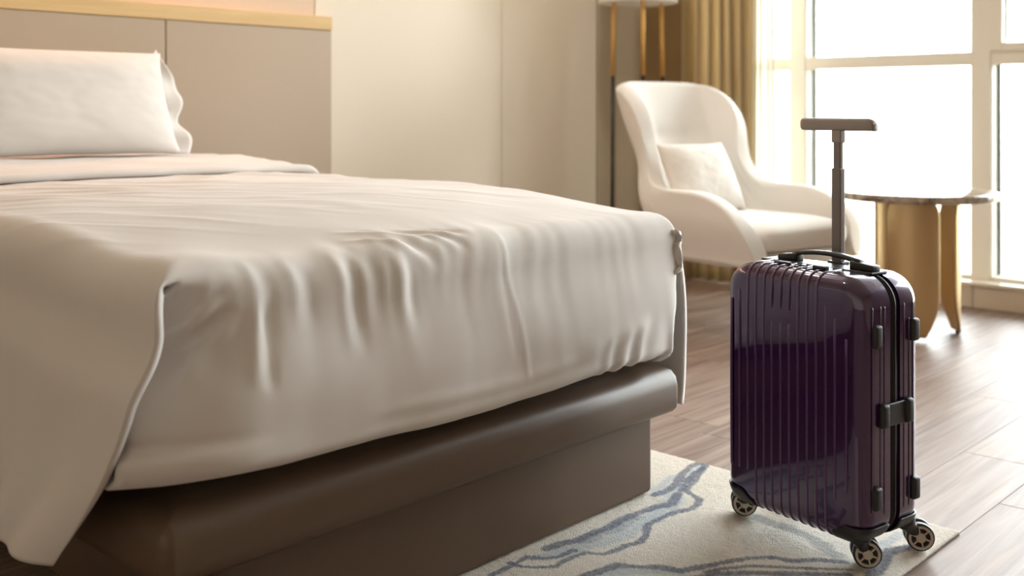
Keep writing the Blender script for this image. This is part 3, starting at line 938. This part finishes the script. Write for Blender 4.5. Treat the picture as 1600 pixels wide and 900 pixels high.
# zip band between the shells
V, F = [], []
zc = (CZ0 + CZ1) / 2
secs = [(0.006, -0.0125), (0.0045, -0.010), (0.006, -0.006), (0.002, -0.002), (0.0015, 0.002), (0.003, 0.006), (0.0025, 0.009), (0.006, 0.013), (0.0045, 0.016), (0.006, 0.0185)]
for ins, b in secs:
    V += [(p[0], b, p[1] + zc) for p in rrect(CW - 2 * ins, CZ1 - CZ0 - 2 * ins, CR - ins)]
n = len(V) // len(secs)
for i in range(len(secs) - 1):
    for j in range(n):
        a = i * n + j; b = i * n + (j + 1) % n
        F.append((a, b, b + n, a + n))
from_py('zip_band', V, F, M_zip, case)
piping_pts = [(p[0], 0.0035, p[1] + zc) for p in rrect(CW - 0.003, CZ1 - CZ0 - 0.003, CR)]
Vp, Fp = tube_geo(piping_pts + piping_pts[:1], 0.0022, 6, False)
zp = from_py('zip_coil', Vp, Fp, M_plast, case)


def face_path(a, zlo, zhi, over_top=False, over_bottom=False, b_face=-CT / 2, seam=-0.014):
    """polyline on the front face at width a; optionally runs over the rounded top / bottom to the seam"""
    p = []
    if over_bottom:
        p.append((a, seam, CZ0)); p.append((a, b_face + ER + 0.005, CZ0))
        for k in range(7):
            t = PI / 2 * k / 6; p.append((a, b_face + ER * (1 - math.sin(t)), CZ0 + ER * (1 - math.cos(t))))
    else:
        p.append((a, b_face + 0.0006, zlo - 0.004))
        p.append((a, b_face - 0.0004, zlo))
    zb, zt = (CZ0 + ER if over_bottom else zlo), (CZ1 - ER if over_top else zhi)
    for k in range(1, 8):
        p.append((a, b_face - 0.0006 - 0.0010 * math.sin(PI * k / 8), zb + (zt - zb) * k / 8))
    if over_top:
        for k in range(7):
            t = PI / 2 * k / 6; p.append((a, b_face + ER * (1 - math.cos(t)), CZ1 - ER * (1 - math.sin(t))))
        p.append((a, b_face + ER + 0.01, CZ1)); p.append((a, seam, CZ1))
    else:
        p.append((a, b_face - 0.0004, zhi)); p.append((a, b_face + 0.0006, zhi + 0.004))
    return p


def rib(a, zlo, zhi, ot, ob, par=front, **kw):
    V, F = tube_geo(face_path(a, zlo, zhi, ot, ob, **kw), 0.0025, 14, True, (1.2, 1.0) if ob else (1.0, 1.2))
    return from_py('rib', V, F, M_rib, par)


for a, ot, zhi in ((-0.146, False, 0.478), (-0.1255, False, 0.497), (-0.104, True, 0), (-0.0835, True, 0), (-0.063, True, 0), (0.0195, True, 0), (0.0405, True, 0), (0.0615, True, 0), (0.083, False, 0.494), (0.1035, False, 0.473)):
    edge_ = abs(a) > 0.09
    rib(a, 0.150 if edge_ else 0, zhi, ot, not edge_ )
for a in (-0.0435, -0.022, -0.0015):
    rib(a, 0.481, 0, True, False)
    rib(a, 0, 0.447, False, True)
rib(0.128, 0.17, 0.44, False, False)
# upright ridges on the visible narrow side
for b_, z0_, z1_, par in ((-0.066, 0.14, 0.50, front), (-0.042, 0.14, 0.50, front), (0.030, 0.13, 0.50, rear), (0.046, 0.13, 0.47, rear), (0.058, 0.14, 0.50, rear), (-0.030, 0.13, 0.50, front)):
    pts = [(CW / 2 - 0.0012, b_, z0_ - 0.004)] + [(CW / 2, b_, z0_ + (z1_ - z0_) * k / 5) for k in range(6)] + [(CW / 2 - 0.0012, b_, z1_ + 0.004)]
    V, F = tube_geo(pts, 0.0018, 8); from_py('rib', V, F, M_purple, par)


def pad(name, b0, z0, w, h, t, m, par, sx=1, rr_=None):
    """rounded pad proud of the narrow side at x = sx*CW/2"""
    bm = bmesh.new()
    lo = (sx * CW / 2 - 0.004, b0 - w / 2, z0 - h / 2); hi = (sx * (CW / 2) + sx * t, b0 + w / 2, z0 + h / 2)
    lo, hi = tuple(min(a, b) for a, b in zip(lo, hi)), tuple(max(a, b) for a, b in zip(lo, hi))
    bm_box(bm, lo, hi, min(w, h, t + 0.004) * 0.42, 4)
    return from_bm(name, bm, m, par)


for b0, z0, h in ((-0.057, 0.452, 0.042), (0.058, 0.452, 0.042), (-0.057, 0.160, 0.042), (0.060, 0.157, 0.042)):
    pad('bumper_foot', b0, z0, 0.022, h, 0.010, M_plast_soft, case)
lk = box('latch_plate', (CW / 2 - 0.002, -0.030, 0.284), (CW / 2 + 0.006, 0.034, 0.326), M_plast, case, 0.003)
pad('latch_pad', -0.037, 0.306, 0.022, 0.044, 0.012, M_plast_soft, lk)
pad('latch_pad', 0.037, 0.306, 0.022, 0.046, 0.012, M_plast_soft, lk)

# corner guards
def guard(ax, bface, name='corner_guard'):
    """black skirt wrapped round a lower corner: ax = +-1 (side), bface = -1/+1 (front/rear)"""
    V, F = [], []
    off = 0.0022
    rows = []
    zs = [CZ0 + 0.030, CZ0 + 0.024, CZ0 + 0.016, CZ0 + 0.008, CZ0 + 0.002, CZ0 - 0.002]
    # plan path: along the face, round the vertical edge, along the side to the seam
    path = []
    reach = 0.074
    for k in range(8): path.append((CW / 2 - reach + (reach - ER) * k / 7, -CT / 2, 1.0 if k else 0.25))
    for k in range(1, 8):
        t = PI / 2 * k / 8; path.append((CW / 2 - ER + ER * math.sin(t), -CT / 2 + ER - ER * math.cos(t), 1.0))
    sd = CT / 2 - 0.016
    for k in range(8): path.append((CW / 2, -CT / 2 + ER + (sd - ER) * k / 7, 1.0))
    # follow the rounded lower corner of the shell: pull inward near the bottom
    for i, (px, py, w_) in enumerate(path):
        hgt = 0.036 * (0.45 + 0.55 * sstep(0, 5, i)) if i < 6 else 0.036
        for j in range(9):
            v = j / 8
            z = CZ0 - 0.001 + (hgt) * (1 - v) + 0.0
            if i > 14: z += 0.010 * (1 - v) * 0
            # shell's outline inset at this height (corner radius CR in face plane, ER across)
            def ins(zz, r): 
                d = r - (zz - CZ0)
                return 0 if d <= 0 else r - math.sqrt(max(0, r * r - d * d))
            ix = ins(z, CR * 0.92) ; iy = ins(z, ER)
            x = px - ix * max(0, (px - (CW / 2 - reach)) / reach) ** 1.0
            y = py + iy * (1 - min(1, (py + CT / 2) / (CT / 2 - 0.016)))
            # offset outward
            nx_ = 1 if py > -CT / 2 + ER * 0.6 else 0.3; ny_ = -1 if py < -CT / 2 + ER else 0
            V.append((ax * (x + off * nx_), -bface * (y + off * ny_), z))
    npth = len(path)
    for i in range(npth - 1):
        for j in range(8):
            a = i * 9 + j; F.append((a, a + 9, a + 10, a + 1))
    o = from_py(name, V, F, M_plast, case)
    s = o.modifiers.new('solid', 'SOLIDIFY'); s.thickness = 0.0035; s.offset = 0
    return o


for ax in (1, -1):
    for bf in (-1, 1): guard(ax, bf)


# castors: pivot, fork hood and twin wheels
def wheel_mesh():
    R = 0.0265; hw = 0.0075
    prof = [(R * 0.70, -hw), (R * 0.93, -hw), (R, -hw * 0.6), (R, hw * 0.6), (R * 0.93, hw), (R * 0.70, hw), (R * 0.70, -hw)]
    V, F = [], []
    n = 36
    for r_, h in prof:
        for j in range(n):
            t = 2 * PI * j / n; V.append((h, r_ * math.cos(t), r_ * math.sin(t)))
    for i in range(len(prof) - 1):
        for j in range(n):
            a = i * n + j; b = i * n + (j + 1) % n; F.append((a, b, b + n, a + n))
    bm = bmesh.new(); me = bpy.data.meshes.new('tyre'); me.from_pydata(V, [], F); bm.from_mesh(me)
    bmesh.ops.remove_doubles(bm, verts=bm.verts, dist=1e-6); bmesh.ops.recalc_face_normals(bm, faces=bm.faces); bm.to_mesh(me); bm.free()
    me.materials.append(M_tyre)
    # hub: rim ring, six spokes, centre cap
    bm = bmesh.new()
    def ring(r0, r1, h0, h1):
        pv = []
        for r_, h in ((r0, h0), (r1, h0), (r1, h1), (r0, h1)):
            pv.append([bm.verts.new((h, r_ * math.cos(2 * PI * j / n), r_ * math.sin(2 * PI * j / n))) for j in range(n)])
        for i in range(4):
            for j in range(n):
                bm.faces.new((pv[i][j], pv[i][(j + 1) % n], pv[(i + 1) % 4][(j + 1) % n], pv[(i + 1) % 4][j]))
    ring(R * 0.68, R * 0.86, -hw - 0.001, hw + 0.001)
    ring(0.0001, R * 0.34, -hw - 0.0012, hw + 0.0012)
    for k in range(6):
        Mx = Matrix.Rotation(2 * PI * k / 6 + 0.3, 4, 'X')
        bm_box(bm, (-hw - 0.0005, R * 0.30, -R * 0.055), (hw + 0.0005, R * 0.74, R * 0.055), 0.0, 1, Mx)
    bmesh.ops.recalc_face_normals(bm, faces=bm.faces)
    mh = bpy.data.meshes.new('hub'); bm.to_mesh(mh); bm.free(); mh.materials.append(M_hub)
    mh.polygons.foreach_set('use_smooth', [False] * len(mh.polygons)); me.polygons.foreach_set('use_smooth', [True] * len(me.polygons))
    # dark web behind the spokes
    V, F = lathe_geo([(0.0, -0.002), (R * 0.72, -0.002), (R * 0.72, 0.002), (0.0, 0.002)], 24)
    mw = bpy.data.meshes.new('web'); mw.from_pydata([(v[2], v[0], v[1]) for v in V], [], F); mw.materials.append(M_tyre)
    return me, mh, mw


W_t, W_h, W_w = wheel_mesh()
AX = math.radians(35)                                   # axle heading in world, from +X
for (a, b, pa, pbv) in ((0.124, -0.020, 0.128, -0.052), (0.137, 0.129, 0.130, 0.082), (-0.185, -0.006, -0.150, -0.045), (-0.150, 0.135, -0.132, 0.085)):
    ca = empty('castor'); ca.parent = case; ca.location = (a, b, 0.0120)
    ca.rotation_euler = (0, 0, AX - SA)
    R = 0.0265
    for sx in (0.0, 0.026):
        t = link('tyre', W_t, None, ca, False, (sx, 0, R)); hb_ = link('hub', W_h, None, ca, False, (sx, 0, R)); link('web', W_w, None, ca, False, (sx, 0, R))
    # hood between the wheels up to the shell
    hood = []
    pv = Matrix.Rotation(-(AX - SA), 4, 'Z') @ Vector((pa - a, pbv - b, 0))
    for k in range(7):
        t = k / 6
        hood.append(Vector((0.013, 0, R)) * (1 - t) + Vector((pv.x, pv.y, CZ0 - 0.004)) * t)
    V, F = tube_geo(hood, [0.009, 0.011, 0.012, 0.013, 0.014, 0.015, 0.016], 14); from_py('fork', V, F, M_plast, ca)
    V, F = lathe_geo([(0.022, 0), (0.0235, 0.003), (0.024, 0.022)], 20)
    from_py('swivel_housing', V, F, M_plast, ca, True, (pv.x, pv.y, CZ0 - 0.010))

# carry handle on top
tray = box('handle_tray', (-0.135, -0.012, CZ1 - 0.002), (0.128, 0.038, CZ1 + 0.0025), M_plast, case, 0.002)
hd = empty('carry_handle'); hd.parent = case; hd.location = (0.010, 0.012, CZ1)
for xa, xb in ((-0.112, -0.066), (0.060, 0.112)):
    bm = bmesh.new(); bm_box(bm, (xa, -0.013, 0.001), (xb, 0.013, 0.013), 0.003, 2)
    for v in bm.verts:
        if v.co.z > 0.006:
            k = (v.co.x + 0.112) / 0.046 if xa < 0 else (0.112 - v.co.x) / 0.052
            v.co.z += 0.006 * max(0, min(1, k))
    from_bm('handle_end', bm, M_plast, hd)
V, F = [], []
sec = []
for k in range(15):
    t = k / 14; x = -0.078 + 0.156 * t
    z = 0.016 + 0.0095 * math.sin(PI * min(1, max(0, t * 1.0))) ** 0.8
    sec.append((x, z))
for x, z in sec:
    w_, h_ = 0.0105, 0.0045
    V += [(x, -w_, z - h_ * .4), (x, -w_ * .75, z + h_ * .8), (x, w_ * .75, z + h_ * .8), (x, w_, z - h_ * .4), (x, w_ * .8, z - h_), (x, -w_ * .8, z - h_)]
for i in range(14):
    for j in range(6):
        a = i * 6 + j; b = i * 6 + (j + 1) % 6; F.append((a, b, b + 6, a + 6))
F.append(tuple(range(6))[::-1]); F.append(tuple(range(84, 90)))
from_py('handle_strap', V, F, M_plast_soft, hd)
# small fittings along the top front: zip pulls and rests
for a, b, l, w_, h in ((-0.055, -0.038, 0.030, 0.012, 0.006), (0.035, -0.040, 0.030, 0.014, 0.008), (-0.015, -0.034, 0.030, 0.006, 0.004), (-0.085, -0.030, 0.016, 0.006, 0.004), (-0.02, -0.048, 0.02, 0.006, 0.003), (0.01, -0.050, 0.018, 0.006, 0.003)):
    box('top_fitting', (a - l / 2, b - w_ / 2, CZ1 - 0.001), (a + l / 2, b + w_ / 2, CZ1 + h), M_plast, case, 0.0022)

# telescopic pole and grip
th_ = empty('telescopic_handle'); th_.parent = case; th_.location = (0.004, 0.055, CZ1)


def rprism(name, w, d, z0, z1, m, par, bev=0.003, x=0.0):
    bm = bmesh.new(); bm_box(bm, (x - w / 2, -d / 2, z0), (x + w / 2, d / 2, z1), bev, 3)
    o = from_bm(name, bm, m, par); o.modifiers.new('wn', 'WEIGHTED_NORMAL'); return o


rprism('pole_base', 0.036, 0.026, -0.002, 0.006, M_plast, th_)
rprism('lower_pole', 0.0215, 0.0165, 0.0, 0.190, M_pole, th_)
rprism('upper_pole', 0.0165, 0.0125, 0.185, 0.245, M_pole, th_)
rprism('collar', 0.0225, 0.017, 0.240, 0.266, M_grip, th_)
# grip: long rounded bar with slanted, rounded right end
V, F = [], []
ends = [(-0.086, 0.80), (-0.0835, 0.97), (-0.078, 1.0), (-0.03, 1.0), (0.03, 1.0), (0.066, 1.0), (0.075, 0.96), (0.082, 0.80), (0.085, 0.55)]
nsec = 16
for x, s in ends:
    for j in range(nsec):
        t = 2 * PI * j / nsec
        cy = 0.0115 * math.copysign(abs(math.cos(t)) ** 0.7, math.cos(t)); cz = 0.0125 * math.copysign(abs(math.sin(t)) ** 0.7, math.sin(t))
        if x > 0.07: cz = -0.0125 + (cz + 0.0125) * s; cy *= (0.6 + 0.4 * s)
        elif s < 1: cz *= s; cy *= s
        V.append((x, cy, 0.2765 + cz))
for i in range(len(ends) - 1):
    for j in range(nsec):
        a = i * nsec + j; b = i * nsec + (j + 1) % nsec; F.append((a, b, b + nsec, a + nsec))
F.append(tuple(range(nsec))[::-1]); F.append(tuple(range((len(ends) - 1) * nsec, len(ends) * nsec)))
from_py('grip', V, F, M_grip, th_)

# ---------------------------------------------------------------- armchair (faces -Y)
chair = empty('armchair', (3.885, 2.38, 0), math.radians(-11)); tag(chair, 'cream upholstered wingback armchair in the corner beside the window', 'chair')


def chair_shell():
    nu, nv = 65, 18
    P = np.zeros((nu, nv, 3))
    for i in range(nu):
        s = -1 + 2 * i / (nu - 1); a_ = abs(s); sg = 1 if s >= 0 else -1
        wb = 0.322
        if a_ <= 0.5:
            an = a_ / 0.5 * PI / 2
            x = wb * math.sin(an) ** 0.80; y = 0.02 + 0.20 * math.cos(an) ** 0.70 if an < PI / 2 - 1e-6 else 0.02
            t = 0.0
        else:
            t = (a_ - 0.5) / 0.5
            x = wb; y = 0.02 - t * 0.43
        # top height
        back = 0.985 - 0.018 * (a_ / 0.33) ** 3 - 0.11 * max(0, (a_ - 0.29) / 0.12) ** 2
        arm = 0.545 if t < 0.26 else 0.285 + 0.26 * math.sqrt(max(0, 1 - ((t - 0.26) / 0.74) ** 2))
        m_ = float(sstep(0.385, 0.495, a_))
        H = back * (1 - m_) + arm * m_
        lw = float(1 - sstep(0.42, 0.72, a_))
        for j in range(nv):
            v = j / (nv - 1)
            z = 0.275 + (H - 0.275) * v
            lean = 0.41 * max(0, z - 0.36) * lw
            flare = (-0.050 * float(sstep(0.50, 0.64, z)) + 0.034 * float(sstep(0.64, 0.86, z))) * float(1 - sstep(0.47, 0.60, a_))
            low = -0.045 * float(1 - sstep(0.27, 0.45, z))       # shell tapers in at the bottom
            xx = (x + flare * (x / wb) + low * (x / wb)) * sg
            yy = y + lean + (0.05 * float(1 - sstep(0.27, 0.45, z)) * (-1 if y > 0.1 else 0))
            # wings curl forward
            yy -= 0.095 * float(sstep(0.22, 0.42, a_)) * float(1 - sstep(0.50, 0.6, a_)) * float(sstep(0.60, 0.86, z))
            # tufted dimples
            for bx in (-0.085, 0.085):
                yy += 0.020 * math.exp(-(((xx - bx) / 0.045) ** 2 + ((z - 0.735) / 0.035) ** 2)) * (a_ < 0.4)
            yy += 0.010 * math.exp(-((z - 0.735) / 0.018) ** 2) * math.exp(-(xx / 0.13) ** 2) * (a_ < 0.4)
            P[i, j] = (xx, yy, z)
    o = grid_mesh('shell', P, M_chair, chair)
    so = o.modifiers.new('solid', 'SOLIDIFY'); so.thickness = 0.075; so.offset = 0.0
    sb = o.modifiers.new('sub', 'SUBSURF'); sb.levels = 2; sb.render_levels = 2
    return o


chair_shell()


def puffy(name, lo, hi, m, par, dome=0.03, n=24, ex=3.5):
    c = [(a + b) / 2 for a, b in zip(lo, hi)]; h = [(b - a) / 2 for a, b in zip(lo, hi)]
    V, F = [], []
    nu, nv = n * 2, n
    for i in range(nu):
        th = 2 * PI * i / nu
        for j in range(nv + 1):
            ph = -PI / 2 + PI * j / nv
            f = lambda w, e: math.copysign(abs(w) ** e, w)
            e1, e2 = 0.45, 0.32
            V.append((c[0] + h[0] * f(math.cos(ph), e1) * f(math.cos(th), e2), c[1] + h[1] * f(math.cos(ph), e1) * f(math.sin(th), e2),
                      c[2] + h[2] * f(math.sin(ph), e1) + dome * max(0, math.sin(ph)) * max(0, 1 - (1.25 * math.cos(ph)) ** 2 * 0.7)))
    for i in range(nu):
        for j in range(nv):
            a = i * (nv + 1) + j; b = ((i + 1) % nu) * (nv + 1) + j
            F.append((a, b, b + 1, a + 1))
    me = bpy.data.meshes.new(name); me.from_pydata(V, [], F)
    bm = bmesh.new(); bm.from_mesh(me); bmesh.ops.remove_doubles(bm, verts=bm.verts, dist=1e-5); bpy.data.meshes.remove(me)
    return from_bm(name, bm, m, par)


puffy('seat_cushion', (-0.272, -0.415, 0.315), (0.272, 0.20, 0.425), M_chair, chair, 0.018)
puffy('seat_base', (-0.272, -0.39, 0.245), (0.272, 0.19, 0.325), M_chair, chair, 0.0)
for sx, sy in ((-1, -1), (1, -1), (-1, 1), (1, 1)):
    tube('leg', [(sx * 0.24, sy * 0.20 - 0.06, 0.27), (sx * 0.27, sy * 0.24 - 0.06, 0.0)], [0.022, 0.012], M_woodleg, chair, 12)

cu = empty('lumbar_cushion', (3.79, 2.405, 0.440)); cu.rotation_euler = (math.radians(-27), 0, math.radians(-11))
tag(cu, 'small cream rectangular cushion leaning on the armchair backrest', 'cushion')
cb = pillow_mesh('cushion_body', 0.385, 0.315, 0.13, M_cushion, seed=5, n=36, wr=0.003); cb.parent = cu

# ---------------------------------------------------------------- side table
TC = (4.098, 1.693)
tab = empty('side_table', (*TC, 0)); tag(tab, 'round side table with brown marble top and curved brass panel base', 'table')
lathe('marble_top', [(0.0, 0.518), (0.285, 0.518), (0.294, 0.522), (0.298, 0.530), (0.298, 0.540), (0.294, 0.547), (0.288, 0.549), (0.0, 0.549)], M_marble, tab, 64)


def leaf(ang, rc, rad, half, z0, z1, ang_off=0.0):
    """curved brass panel: arc of radius rad about a centre offset rc along ang, rounded corners"""
    nu, nv = 33, 41
    P = np.zeros((nu, nv, 3))
    hw = rad * half                            # half developed width
    for i in range(nu):
        u = -1 + 2 * i / (nu - 1)
        for j in range(nv):
            v = j / (nv - 1); z = z0 + (z1 - z0) * v
            ct, cb_ = 0.075, 0.16               # corner heights top, bottom
            k = 1.0
            if z > z1 - ct: k = 1 - 0.34 * (1 - math.sqrt(max(0, 1 - ((z - (z1 - ct)) / ct) ** 2)))
            elif z < z0 + cb_: k = 1 - 0.55 * ((z0 + cb_ - z) / cb_) ** 1.8
            a = ang + u * half * k
            P[i, j] = (rc * math.cos(ang) + rad * math.cos(a), rc * math.sin(ang) + rad * math.sin(a), z)
    o = grid_mesh('brass_panel', P, M_brass, tab)
    s = o.modifiers.new('solid', 'SOLIDIFY'); s.thickness = 0.008; s.offset = -1
    return o


for dg in (197, 308, 80):
    leaf(math.radians(dg), 0.035, 0.125, math.radians(49), 0.012, 0.5175)
    a = math.radians(dg)
    V, F = lathe_geo([(0.008, 0.0), (0.008, 0.016)], 10)
    from_py('foot', V, F, M_black, tab, True, (0.154 * math.cos(a), 0.154 * math.sin(a), 0.0))

# ---------------------------------------------------------------- floor lamp
LC = (4.185, 3.085)
lamp = empty('floor_lamp', (*LC, 0)); tag(lamp, 'tripod floor lamp with brass and black poles behind the armchair', 'lamp')
for dg in (144, 322, 228):
    a = math.radians(dg); p0 = (0.124 * math.cos(a), 0.124 * math.sin(a))
    tube('leg', [(p0[0] * 1.03, p0[1] * 1.03, 0.012), (p0[0], p0[1], 1.022)], [0.0085, 0.0085], M_black, lamp, 12)
    tube('brass_pole', [(p0[0], p0[1], 1.022), (p0[0] * 0.94, p0[1] * 0.94, 1.50)], [0.0105, 0.0105], M_brasslamp, lamp, 12)
lathe('base_ring', [(0.115, 0.0), (0.140, 0.0), (0.140, 0.012), (0.115, 0.012), (0.115, 0.0)], M_black, lamp, 40)
lathe('top_ring', [(0.0, 1.495), (0.122, 1.495), (0.122, 1.505), (0.0, 1.505)], M_brasslamp, lamp, 32)
sh_ = lathe('lamp_shade', [(0.188, 1.372), (0.190, 1.376), (0.178, 1.70), (0.172, 1.70), (0.184, 1.380), (0.186, 1.374), (0.0, 1.374)], M_shade, lamp, 48)

# ---------------------------------------------------------------- ceiling lamps added for interior fill light (unseen, above the frame)
M_fill_disc = emit('warm_fill_disc', (1.0, 0.88, 0.75), 3.0)
M_white = mat('fill_lamp_trim', (235, 232, 226), 0.5)
for lx, ly, where in ((1.25, 2.25, 'above the bed'), (2.35, 2.5, 'above the aisle beside the bed'), (3.3, 2.6, 'beside the armchair corner')):
    cl = empty('ceiling_fill_lamp', (lx, ly, ZC))
    tag(cl, 'added white ceiling fill lamp with lit disc ' + where, 'lamp', 'added ceiling fill lamps')
    lathe('trim_ring', [(0.065, 0.0), (0.085, 0.0), (0.085, -0.006), (0.065, -0.008), (0.065, 0.0)], M_white, cl, 32)
    lathe('fill_disc', [(0.0, -0.003), (0.065, -0.003), (0.065, -0.001), (0.0, -0.001)], M_fill_disc, cl, 32)
    ld = bpy.data.lights.new('ceiling_fill_light', 'AREA'); ld.shape = 'DISK'; ld.size = 0.13; ld.energy = 5.0 if lx > 3 else 1.5; ld.color = (1.0, 0.94, 0.88)
    lo = bpy.data.objects.new('ceiling_fill_light', ld); COL.objects.link(lo); lo.parent = cl; lo.location = (0, 0, -0.012)

# ---------------------------------------------------------------- linear wall lamp above the headboard (above the frame)
M_tube = emit('warm_tube', (1.0, 0.58, 0.38), 5.0)
wlamp = empty('wall_lamp', (1.45, PY, 1.66)); tag(wlamp, 'long slim warm wall lamp mounted above the oak headboard ledge', 'lamp')
o = box('lamp_body', (-0.95, -0.055, 0.0), (0.95, -0.0005, 0.03), M_brasslamp, wlamp, 0.003)
o = box('lamp_tube', (-0.93, -0.048, -0.006), (0.93, -0.020, -0.0002), M_tube, wlamp, 0.002)
ld = bpy.data.lights.new('wall_lamp_light', 'AREA'); ld.shape = 'RECTANGLE'; ld.size = 1.86; ld.size_y = 0.03; ld.energy = 1.6; ld.color = (1.0, 0.60, 0.42)
lo = bpy.data.objects.new('wall_lamp_light', ld); COL.objects.link(lo); lo.parent = wlamp; lo.location = (0, -0.034, -0.012)
